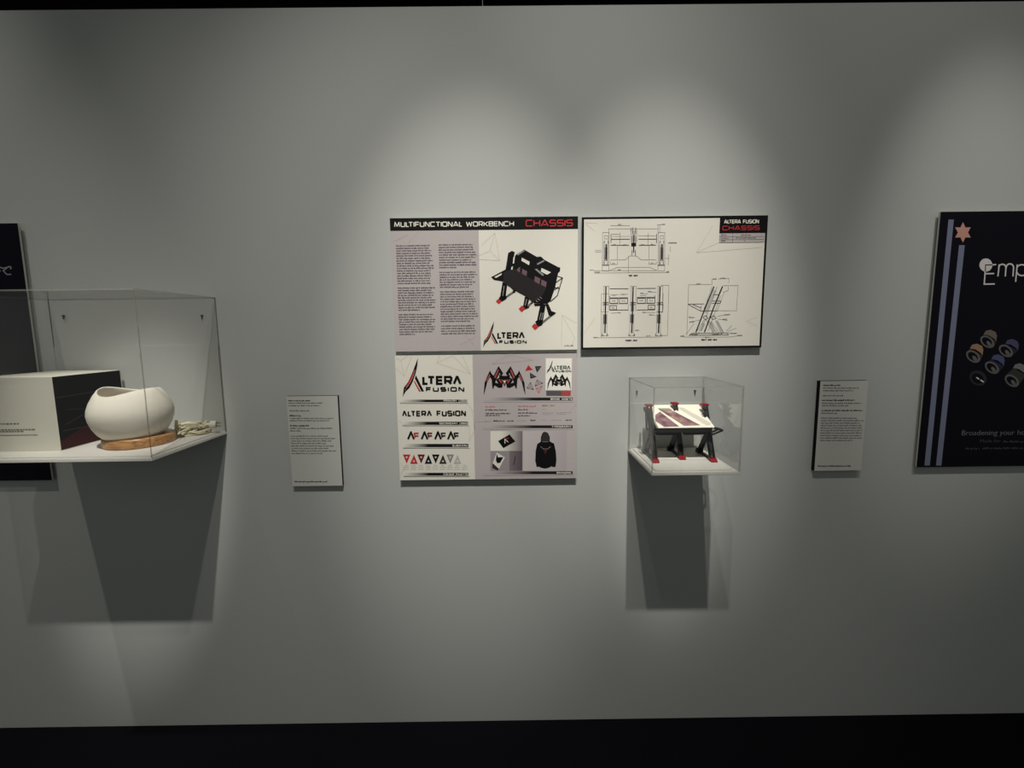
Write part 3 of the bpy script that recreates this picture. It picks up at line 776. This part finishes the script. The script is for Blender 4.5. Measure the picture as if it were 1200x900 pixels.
def pane(name, b, thin, root):
    """acrylic sheet; the four narrow sides get the sawn-edge material"""
    bm = bmesh.new(); add_box(bm, *b)
    bmesh.ops.recalc_face_normals(bm, faces=bm.faces)
    for fc in bm.faces:
        fc.material_index = 0 if abs(fc.normal[thin]) > .9 else 1
    me = bpy.data.meshes.new(name); bm.to_mesh(me); bm.free()
    me.materials.append(ACR); me.materials.append(ACR_EDGE)
    return link(name, me, None, root)


def display_case(label, x0, x1, dep, z0, z1, zb, screws, t=0.004):
    root = thing('display_case', label, 'display case', ((x0 + x1) / 2, 0, CAM_Z + z0))
    hw, h = (x1 - x0) / 2, z1 - z0
    bt = 0.008
    box('base_plate', (-hw, hw, -dep, 0, -bt, 0), CASE_WHITE, root, .001)
    box('raised_floor', (-hw + .014, hw - .014, -dep + .014, -.006, 0, .004), CASE_WHITE, root, .0008)
    box('back_panel', (-hw + t, hw - t, -.003, 0, 0, zb - z0), mat('back_panel_paint', (187, 188, 184), .8, .15, .03), root)
    pane('front_pane', (-hw, hw, -dep, -dep + t, 0, h - t), 1, root)
    pane('side_pane', (-hw, -hw + t, -dep + t, 0, 0, h - t), 0, root)
    pane('side_pane', (hw - t, hw, -dep + t, 0, 0, h - t), 0, root)
    pane('top_pane', (-hw, hw, -dep, 0, h - t, h), 2, root)
    for sx, sz in screws:
        bm = bmesh.new()
        cx = sx - (x0 + x1) / 2; cz = sz - z0
        add_tube(bm, [(cx, 0, cz), (cx, -.006, cz)], .003, 10)
        add_bar(bm, (cx, -.004, cz - .011), (cx, -.004, cz), .0022, .003)
        bm_obj('keyhole_screw', bm, SCREW, root)
    return root


Z_R = -0.398      # floor of the small case, relative to eye level
Z_L = -0.321
display_case('small clear acrylic wall case holding the workbench model', 0.3945, 0.6435, 0.2640, Z_R - .004, -0.1585, -0.2470, [(.421, -.206), (.615, -.206)])
display_case('large clear acrylic wall case holding the white bowl and printed box', -1.4960, -0.9530, 0.3240, Z_L - .004, 0.1180, -0.0360, [(-1.448, .064), (-1.0, .060)])

# ------------------------------------------------------------------ workbench model
MB = mat('black_model_plastic', (24, 23, 24), .45, .4)
MG = mat('dark_model_grey', (44, 42, 42), .5, .4)
MR = mat('red_model_plastic', (142, 26, 34), .45, .3)
MW = mat('model_print_white', (238, 232, 216), .5)
wb = thing('workbench_model', 'black scale model of a workbench with red feet under the small clear case', 'model', (0.523, -0.125, CAM_Z + Z_R))
O = Vector((0.523, -0.125, Z_R))


def W(x, y, z):
    return Vector((x, y, z)) - O


BOARD_A, BOARD_B = Vector((0, -.172, -.2935)), Vector((0, -.050, -.2440))      # front and rear edge of the sloping top (y, z)
for k, (lx, fy) in enumerate(((.433, -.172), (.524, -.142), (.607, -.172))):
    ry = fy + .098
    ty = fy + .072
    # twin leaning post
    for s in (-1, 1):
        bm = bmesh.new()
        add_bar(bm, W(lx + s * .0052, fy + .006, Z_R + .010), W(lx + s * .0052, ty, -.240), .0042, .013)
        bm_obj('post', bm, MB, wb)
    bm = bmesh.new(); add_bar(bm, W(lx, fy + .010, Z_R + .018), W(lx, ty - .004, -.246), .0062, .006)
    bm_obj('post_web', bm, MG, wb)
    # red foot, wedge-shaped
    bm = bmesh.new()
    pr = [(-.012, 0), (.010, 0), (.010, .008), (.004, .011), (-.005, .009), (-.012, .003)]
    va = [bm.verts.new(W(lx - .0092, fy + p[0], Z_R + p[1])) for p in pr]; vb = [bm.verts.new(W(lx + .0092, fy + p[0], Z_R + p[1])) for p in pr]
    bm.faces.new(va); bm.faces.new(vb[::-1])
    for i in range(6):
        bm.faces.new((va[i], va[(i + 1) % 6], vb[(i + 1) % 6], vb[i]))
    bm_obj('foot', bm, MR, wb)
    # rear foot and ground rail
    box('rear_foot', tuple(v for p in ((lx - .009, lx + .009, 0), (ry - .010, ry + .012, 1), (Z_R, Z_R + .009, 2)) for v in (p[0] - O[p[2]], p[1] - O[p[2]])), MB, wb, .0015)
    bm = bmesh.new(); add_bar(bm, W(lx, fy + .010, Z_R + .0045), W(lx, ry - .008, Z_R + .0045), .008, .006)
    bm_obj('ground_rail', bm, MB, wb)
    # rear strut with knuckle
    for s in (-1, 1):
        bm = bmesh.new()
        add_bar(bm, W(lx + s * .005, ry, Z_R + .007), W(lx + s * .005, fy + .040, -.318), .004, .009)
        bm_obj('strut', bm, MB, wb)
    bm = bmesh.new(); add_tube(bm, [W(lx - .010, ry, Z_R + .010), W(lx + .010, ry, Z_R + .010)], .0065, 12)
    bm_obj('knuckle', bm, MB, wb)
    # cap
    box('post_cap', tuple(v for p in ((lx - .0105, lx + .0105, 0), (ty - .008, ty + .012, 1), (-.240, -.2335, 2)) for v in (p[0] - O[p[2]], p[1] - O[p[2]])), MR, wb, .001)
# sloping work top with apron
sl = (BOARD_B - BOARD_A); nrm = Vector((0, -sl.z, sl.y)).normalized()
X0, X1 = .4405, .6085


def slab(name, x0, x1, u0, u1, d0, d1, m, parent=wb):
    """box on the sloping top: u along the slope (0 front..1 rear), d above it"""
    bm = bmesh.new(); vs = []
    for x in (x0, x1):
        for u_ in (u0, u1):
            for d in (d0, d1):
                p = BOARD_A + sl * u_ + nrm * d
                vs.append(bm.verts.new(W(x, p.y, p.z)))
    for q in ((0, 1, 3, 2), (4, 6, 7, 5), (0, 4, 5, 1), (2, 3, 7, 6), (0, 2, 6, 4), (1, 5, 7, 3)):
        bm.faces.new([vs[i] for i in q])
    return bm_obj(name, bm, m, parent)


top = slab('work_top', X0, X1, 0, 1, -.003, 0, MW)
bm = bmesh.new()
for q in ([(.437, -.176, -.294), (X1 - .008, -.176, -.294), (X1 - .008, -.170, -.3085), (.437, -.170, -.3085)],):
    fa = [bm.verts.new(W(*p)) for p in q]; fb = [bm.verts.new(W(p[0], p[1] + .006, p[2])) for p in q]
    bm.faces.new(fa); bm.faces.new(fb[::-1])
    for i in range(4):
        bm.faces.new((fa[i], fa[(i + 1) % 4], fb[(i + 1) % 4], fb[i]))
bm_obj('apron', bm, MB, wb)
for x0, x1 in ((.436, .505), (.519, .588)):
    bm = bmesh.new()
    add_bar(bm, W(x0, -.160, -.3115), W(x1, -.160, -.3115), .010, .010, (0, 1, 0))
    add_bar(bm, W(x0 + .01, -.150, -.316), W(x1 - .012, -.150, -.316), .012, .007, (0, 1, 0))
    bm_obj('under_rail', bm, MB, wb)
for lx in (.433, .524, .600):
    slab('support_arm', lx - .004, lx + .004, .02, .95, -.012, -.003, MB)


def on_top(px, py):
    """point of the sloping work top seen at a photo pixel (for its flat print)"""
    v = ray(px, py); n = Vector((0, nrm.y, nrm.z)); p0 = Vector((0, BOARD_A.y, BOARD_A.z + CAM_Z)) + nrm * .0004
    t = (p0 - EYE).dot(n) / v.dot(n)
    q = EYE + v * t
    x = min(max(q.x, X0 + .001), X1 - .001)
    u_ = ((q.y - BOARD_A.y) * sl.y + (q.z - CAM_Z - BOARD_A.z) * sl.z) / sl.length_squared
    u_ = min(max(u_, .01), .99)
    p = BOARD_A + sl * u_ + nrm * .0006
    return W(x, p.y, p.z)


def print_mat():
    m = bpy.data.materials.new('plum_photo_print'); m.use_nodes = True
    nt = m.node_tree; b = nt.nodes['Principled BSDF']; b.inputs['Roughness'].default_value = .5
    tc = nt.nodes.new('ShaderNodeTexCoord'); nz = nt.nodes.new('ShaderNodeTexNoise'); nz.inputs['Scale'].default_value = 38
    nz.inputs['Detail'].default_value = 4
    rp = nt.nodes.new('ShaderNodeValToRGB'); cr = rp.color_ramp
    cr.elements[0].position = .3; cr.elements[0].color = rgb((74, 56, 60)); cr.elements[1].position = .72; cr.elements[1].color = rgb((196, 176, 168))
    e = cr.elements.new(.45); e.color = rgb((126, 92, 106)); e = cr.elements.new(.58); e.color = rgb((158, 124, 108))
    nt.links.new(tc.outputs['Object'], nz.inputs['Vector']); nt.links.new(nz.outputs['Fac'], rp.inputs[0]); nt.links.new(rp.outputs[0], b.inputs['Base Color'])
    return m


PRN = print_mat()
f = crop(700, 420, 6)
for name, q, m in (('photo_print', [(405, 400), (440, 375), (575, 478), (470, 482), (405, 440)], PRN), ('photo_print', [(430, 358), (520, 362), (725, 470), (610, 474)], PRN),
                   ('sheet_print', [(425, 350), (505, 350), (525, 362), (432, 360)], mat('sage_print', (150, 160, 140))),
                   ('sheet_print', [(560, 345), (600, 345), (800, 455), (790, 470), (765, 470)], mat('stone_print', (206, 200, 184)))):
    vs = [on_top(*p) for p in f(q)]
    me = bpy.data.meshes.new(name); me.from_pydata([tuple(v) for v in vs], [], [list(range(len(vs)))]); me.update()
    link(name, me, m, top)
# shelf brackets behind the right and left posts, side racks
for lx in (.604,):
    bm = bmesh.new()
    add_bar(bm, W(lx - .010, -.115, -.246), W(lx + .012, -.105, -.254), .004, .004)
    add_bar(bm, W(lx - .010, -.118, -.262), W(lx + .012, -.106, -.268), .006, .004)
    add_bar(bm, W(lx - .008, -.120, -.274), W(lx + .010, -.110, -.277), .008, .005)
    bm_obj('bracket', bm, MG, wb)
bm = bmesh.new()
for a_, b_ in (((.606, -.174, -.296), (.643, -.150, -.308)), ((.643, -.150, -.308), (.615, -.140, -.324)), ((.615, -.140, -.324), (.604, -.165, -.312)), ((.643, -.128, -.308), (.615, -.120, -.324)),
               ((.643, -.150, -.308), (.643, -.128, -.308)), ((.615, -.140, -.324), (.615, -.120, -.324)), ((.606, -.120, -.300), (.643, -.128, -.308))):
    add_bar(bm, W(*a_), W(*b_), .004, .004)
bm_obj('side_rack', bm, MB, wb)
bm = bmesh.new()
xa, ya = .418, -.135
for a_, b_ in (((xa - .002, ya, -.262), (xa, ya, -.306)), ((xa + .0005, ya + .022, -.262), (xa + .003, ya + .022, -.302)), ((xa - .002, ya, -.262), (xa + .0005, ya + .022, -.262)), ((xa - .001, ya, -.284), (xa + .002, ya + .022, -.284)),
               ((xa, ya, -.306), (.433, ya + .002, -.318)), ((xa + .003, ya + .022, -.302), (.433, ya + .022, -.314)), ((xa - .002, ya, -.264), (.430, ya + .012, -.266)), ((xa, ya, -.306), (xa + .003, ya + .022, -.302))):
    add_bar(bm, W(*a_), W(*b_), .0026, .0026)
bm_obj('side_rack', bm, MG, wb)

# ------------------------------------------------------------------ large case: printed box
bx0, bx1, by0, by1, bh = -1.480, -1.264, -.249, -.025, .209
gb = thing('gift_box', 'square white printed box with a black and wine-red right side in the large case', 'box', ((bx0 + bx1) / 2, (by0 + by1) / 2, CAM_Z + Z_L))
hx, hy = (bx1 - bx0) / 2, (by1 - by0) / 2
CARD = mat('white_card', (206, 202, 188), .7, .2, .03)
box('carton', (-hx, hx, -hy, hy, 0, bh), CARD, gb, .0008)


def side_print(name, pts, m, lay):
    me = bpy.data.meshes.new(name); me.from_pydata([(hx + .0003 * lay, y, z) for y, z in pts], [], [list(range(len(pts)))]); me.update()
    return link(name, me, m, gb)


side_print('side_print', [(-hy + .001, .002), (hy - .004, .002), (hy - .004, bh - .001), (-hy + .001, bh - .001)], mat('black_side_print', (15, 11, 15), .6, .08), 1)
side_print('wine_print', [(-hy + .001, .002), (hy - .004, .002), (hy - .004, .075), (hy * .2, .062), (-hy * .4, .05), (-hy + .001, .026)], mat('wine_side_print', (60, 18, 22), .6, .08), 2)
bm = bmesh.new()
for q in ([(-hy + .005, .150), (hy * .5, .152)], [(-hy + .03, .112), (hy * .2, .100)], [(-hy + .02, .07), (hy * .1, .105), (hy * .8, .15)], [(-hy + .01, .055), (0, .05)]):
    for p0, p1 in zip(q, q[1:]):
        add_bar(bm, (hx + .0012, p0[0], p0[1]), (hx + .0012, p1[0], p1[1]), .0012, .0003, (0, 0, 1))
bm_obj('side_lines', bm, mat('side_line_ink', (70, 58, 62), .5), gb)
rows = [(.090, .0, .06), (.084, .0, .085), (.044, .0, .135)]
vs, fs = [], []


def front_quad(x0, x1, z0, z1):
    k = len(vs); vs.extend([(x0, -hy - .0004, z0), (x1, -hy - .0004, z0), (x1, -hy - .0004, z1), (x0, -hy - .0004, z1)]); fs.append([k, k + 1, k + 2, k + 3])


for z, l in ((.077, .075), (.060, .115), (.055, .090)):
    x = -hx + .03
    while x < -hx + .03 + l:
        w_ = random.uniform(.004, .010); front_quad(x, x + w_, z, z + .004); x += w_ + .0022
front_quad(-hx + .03, -hx + .157, .0455, .0475)
me = bpy.data.meshes.new('front_print'); me.from_pydata(vs, [], fs); me.update(); link('front_print', me, mat('front_print_ink', (120, 116, 104), .6), gb)

# ------------------------------------------------------------------ large case: bowl on wooden base with cord
bc = (-1.104, -.171)
bowl = thing('bowl_lamp', 'matt white wavy-rimmed bowl on a round wooden base with coiled white cord', 'lamp', (bc[0], bc[1], CAM_Z + Z_L))
WHT = mat('matt_white_ceramic', (226, 219, 205), .75, .2, .03, 120, .15)


def wood_mat():
    m = bpy.data.materials.new('turned_wood'); m.use_nodes = True
    nt = m.node_tree; b = nt.nodes['Principled BSDF']; b.inputs['Roughness'].default_value = .35
    tc = nt.nodes.new('ShaderNodeTexCoord'); mp = nt.nodes.new('ShaderNodeMapping'); mp.inputs['Scale'].default_value = (18, 90, 160)
    nz = nt.nodes.new('ShaderNodeTexNoise'); nz.inputs['Scale'].default_value = 1.6; nz.inputs['Detail'].default_value = 5
    rp = nt.nodes.new('ShaderNodeValToRGB'); rp.color_ramp.elements[0].position = .3; rp.color_ramp.elements[0].color = rgb((132, 88, 48))
    rp.color_ramp.elements[1].position = .7; rp.color_ramp.elements[1].color = rgb((196, 146, 92))
    nt.links.new(tc.outputs['Object'], mp.inputs[0]); nt.links.new(mp.outputs[0], nz.inputs['Vector']); nt.links.new(nz.outputs['Fac'], rp.inputs[0]); nt.links.new(rp.outputs[0], b.inputs['Base Color'])
    return m


def lathe(bm, prof, n=72, shape=None):
    rings = []
    for i, (r, z) in enumerate(prof):
        ring = []
        for k in range(n):
            t = 2 * math.pi * k / n
            rr, zz = (r, z) if shape is None else shape(i, r, z, t)
            ring.append(bm.verts.new((rr * math.cos(t), rr * math.sin(t), zz)))
        rings.append(ring)
    for A, B in zip(rings, rings[1:]):
        for k in range(n):
            bm.faces.new((A[k], A[(k + 1) % n], B[(k + 1) % n], B[k]))
    return rings


view = math.atan2(-CAM_D - bc[1], -bc[0])          # the side turned to the visitor
prof = [(.030, .030), (.072, .028), (.083, .040), (.093, .058), (.1005, .080), (.1025, .096), (.1005, .112), (.094, .130), (.084, .148), (.0755, .159), (.0715, .1615),
        (.0712, .158), (.079, .146), (.088, .129), (.0955, .112), (.0975, .096), (.0955, .080), (.087, .060), (.074, .044), (.030, .040)]


def shape(i, r, z, t):
    psi = t - view                                  # + = to the right seen from the front
    wob = -.0085 * math.cos(2 * (psi + math.radians(42))) + .002 * math.cos(3 * psi)
    g = max(0, min(1, (z - .08) / .08)) ** 1.5
    rr = r * (1 + .015 * math.cos(2 * psi + .5) * (1 - g * .5))
    return rr, z + wob * g


bm = bmesh.new(); R = lathe(bm, prof, 96, shape); bm.faces.new(R[0][::-1]); bm.faces.new(R[-1])
bmesh.ops.translate(bm, verts=bm.verts, vec=(-.009, -.0075, 0))       # sits a little off the base's centre
bm_obj('bowl', bm, WHT, bowl, True)
bm = bmesh.new(); R = lathe(bm, [(.083, 0), (.0855, .0015), (.0865, .006), (.0865, .023), (.085, .027), (.081, .029), (.06, .029)], 72)
bm.faces.new(R[0][::-1]); bm.faces.new(R[-1])
o = bm_obj('wooden_base', bm, wood_mat(), bowl, True)
CORD = mat('cream_cord', (222, 212, 182), .5, .4, .03)
# coiled cord: bundled loops lying to the right of the base
rnd = random.Random(4)
cc = Vector((-1.022 - bc[0], -.062 - bc[1], 0))
pts = [Vector((.074, .050, .014)), Vector((.080, .068, .022))]
N = 230
for i in range(N):
    t = i / N * 2 * math.pi * 15
    lay = .5 + .5 * math.sin(i * .083 + 1)
    ax = .020 + .016 * abs(math.sin(i * .37)); ay = .010 + .013 * abs(math.cos(i * .23))
    tilt = 1.1 * math.sin(i * .11)
    x = ax * math.cos(t) + .012 * math.sin(i * .061); y = ay * math.sin(t) * math.cos(tilt) + .008 * math.cos(t * .31)
    c, s = math.cos(.78), math.sin(.78)
    z = .006 + .022 * lay + ay * math.sin(t) * math.sin(tilt) * .9
    pts.append(cc + Vector((x * c - y * s, x * s + y * c, max(.0032, z))))
plug_at = Vector((-.972 - bc[0], -.040 - bc[1], .028))
end = pts[-1]
for k in range(1, 7):
    u_ = k / 6
    pts.append(end.lerp(plug_at + Vector((-.018, .002, .002)), u_) + Vector((0, 0, .012 * math.sin(u_ * math.pi))))


def smooth_path(p, m=3):
    out = []
    for i in range(len(p) - 1):
        a_, b_, c_, d_ = p[max(i - 1, 0)], p[i], p[i + 1], p[min(i + 2, len(p) - 1)]
        for k in range(m):
            t = k / m
            out.append(.5 * ((2 * b_) + (c_ - a_) * t + (2 * a_ - 5 * b_ + 4 * c_ - d_) * t * t + (3 * b_ - a_ - 3 * c_ + d_) * t ** 3))
    return out + [p[-1]]


bm = bmesh.new(); add_tube(bm, smooth_path(pts), .0030, 7)
cord = bm_obj('cord', bm, CORD, bowl, True)
bm = bmesh.new()      # cable tie sticking up
add_bar(bm, cc + Vector((-.036, -.026, .010)), cc + Vector((-.032, -.024, .052)), .010, .002, (1, 0, 0))
bm_obj('cable_tag', bm, mat('pale_yellow_tag', (226, 214, 160), .6), cord)
bm = bmesh.new()
ax_ = Vector((.86, .30, -.06)).normalized()
add_tube(bm, [plug_at - ax_ * .018, plug_at - ax_ * .004], .0052, 10)
add_tube(bm, [plug_at - ax_ * .006, plug_at + ax_ * .004, plug_at + ax_ * .010], .0125, 14)
plug = bm_obj('plug', bm, mat('white_plug', (220, 214, 200), .5), cord)
bm = bmesh.new()
for dz in (-.005, .005):
    q = plug_at + Vector((0, 0, dz)) + ax_ * .010
    add_bar(bm, q, q + ax_ * .012, .0015, .004, (0, 1, 0))
bm_obj('plug_pins', bm, mat('plug_metal', (120, 112, 98), .3, .6), plug)
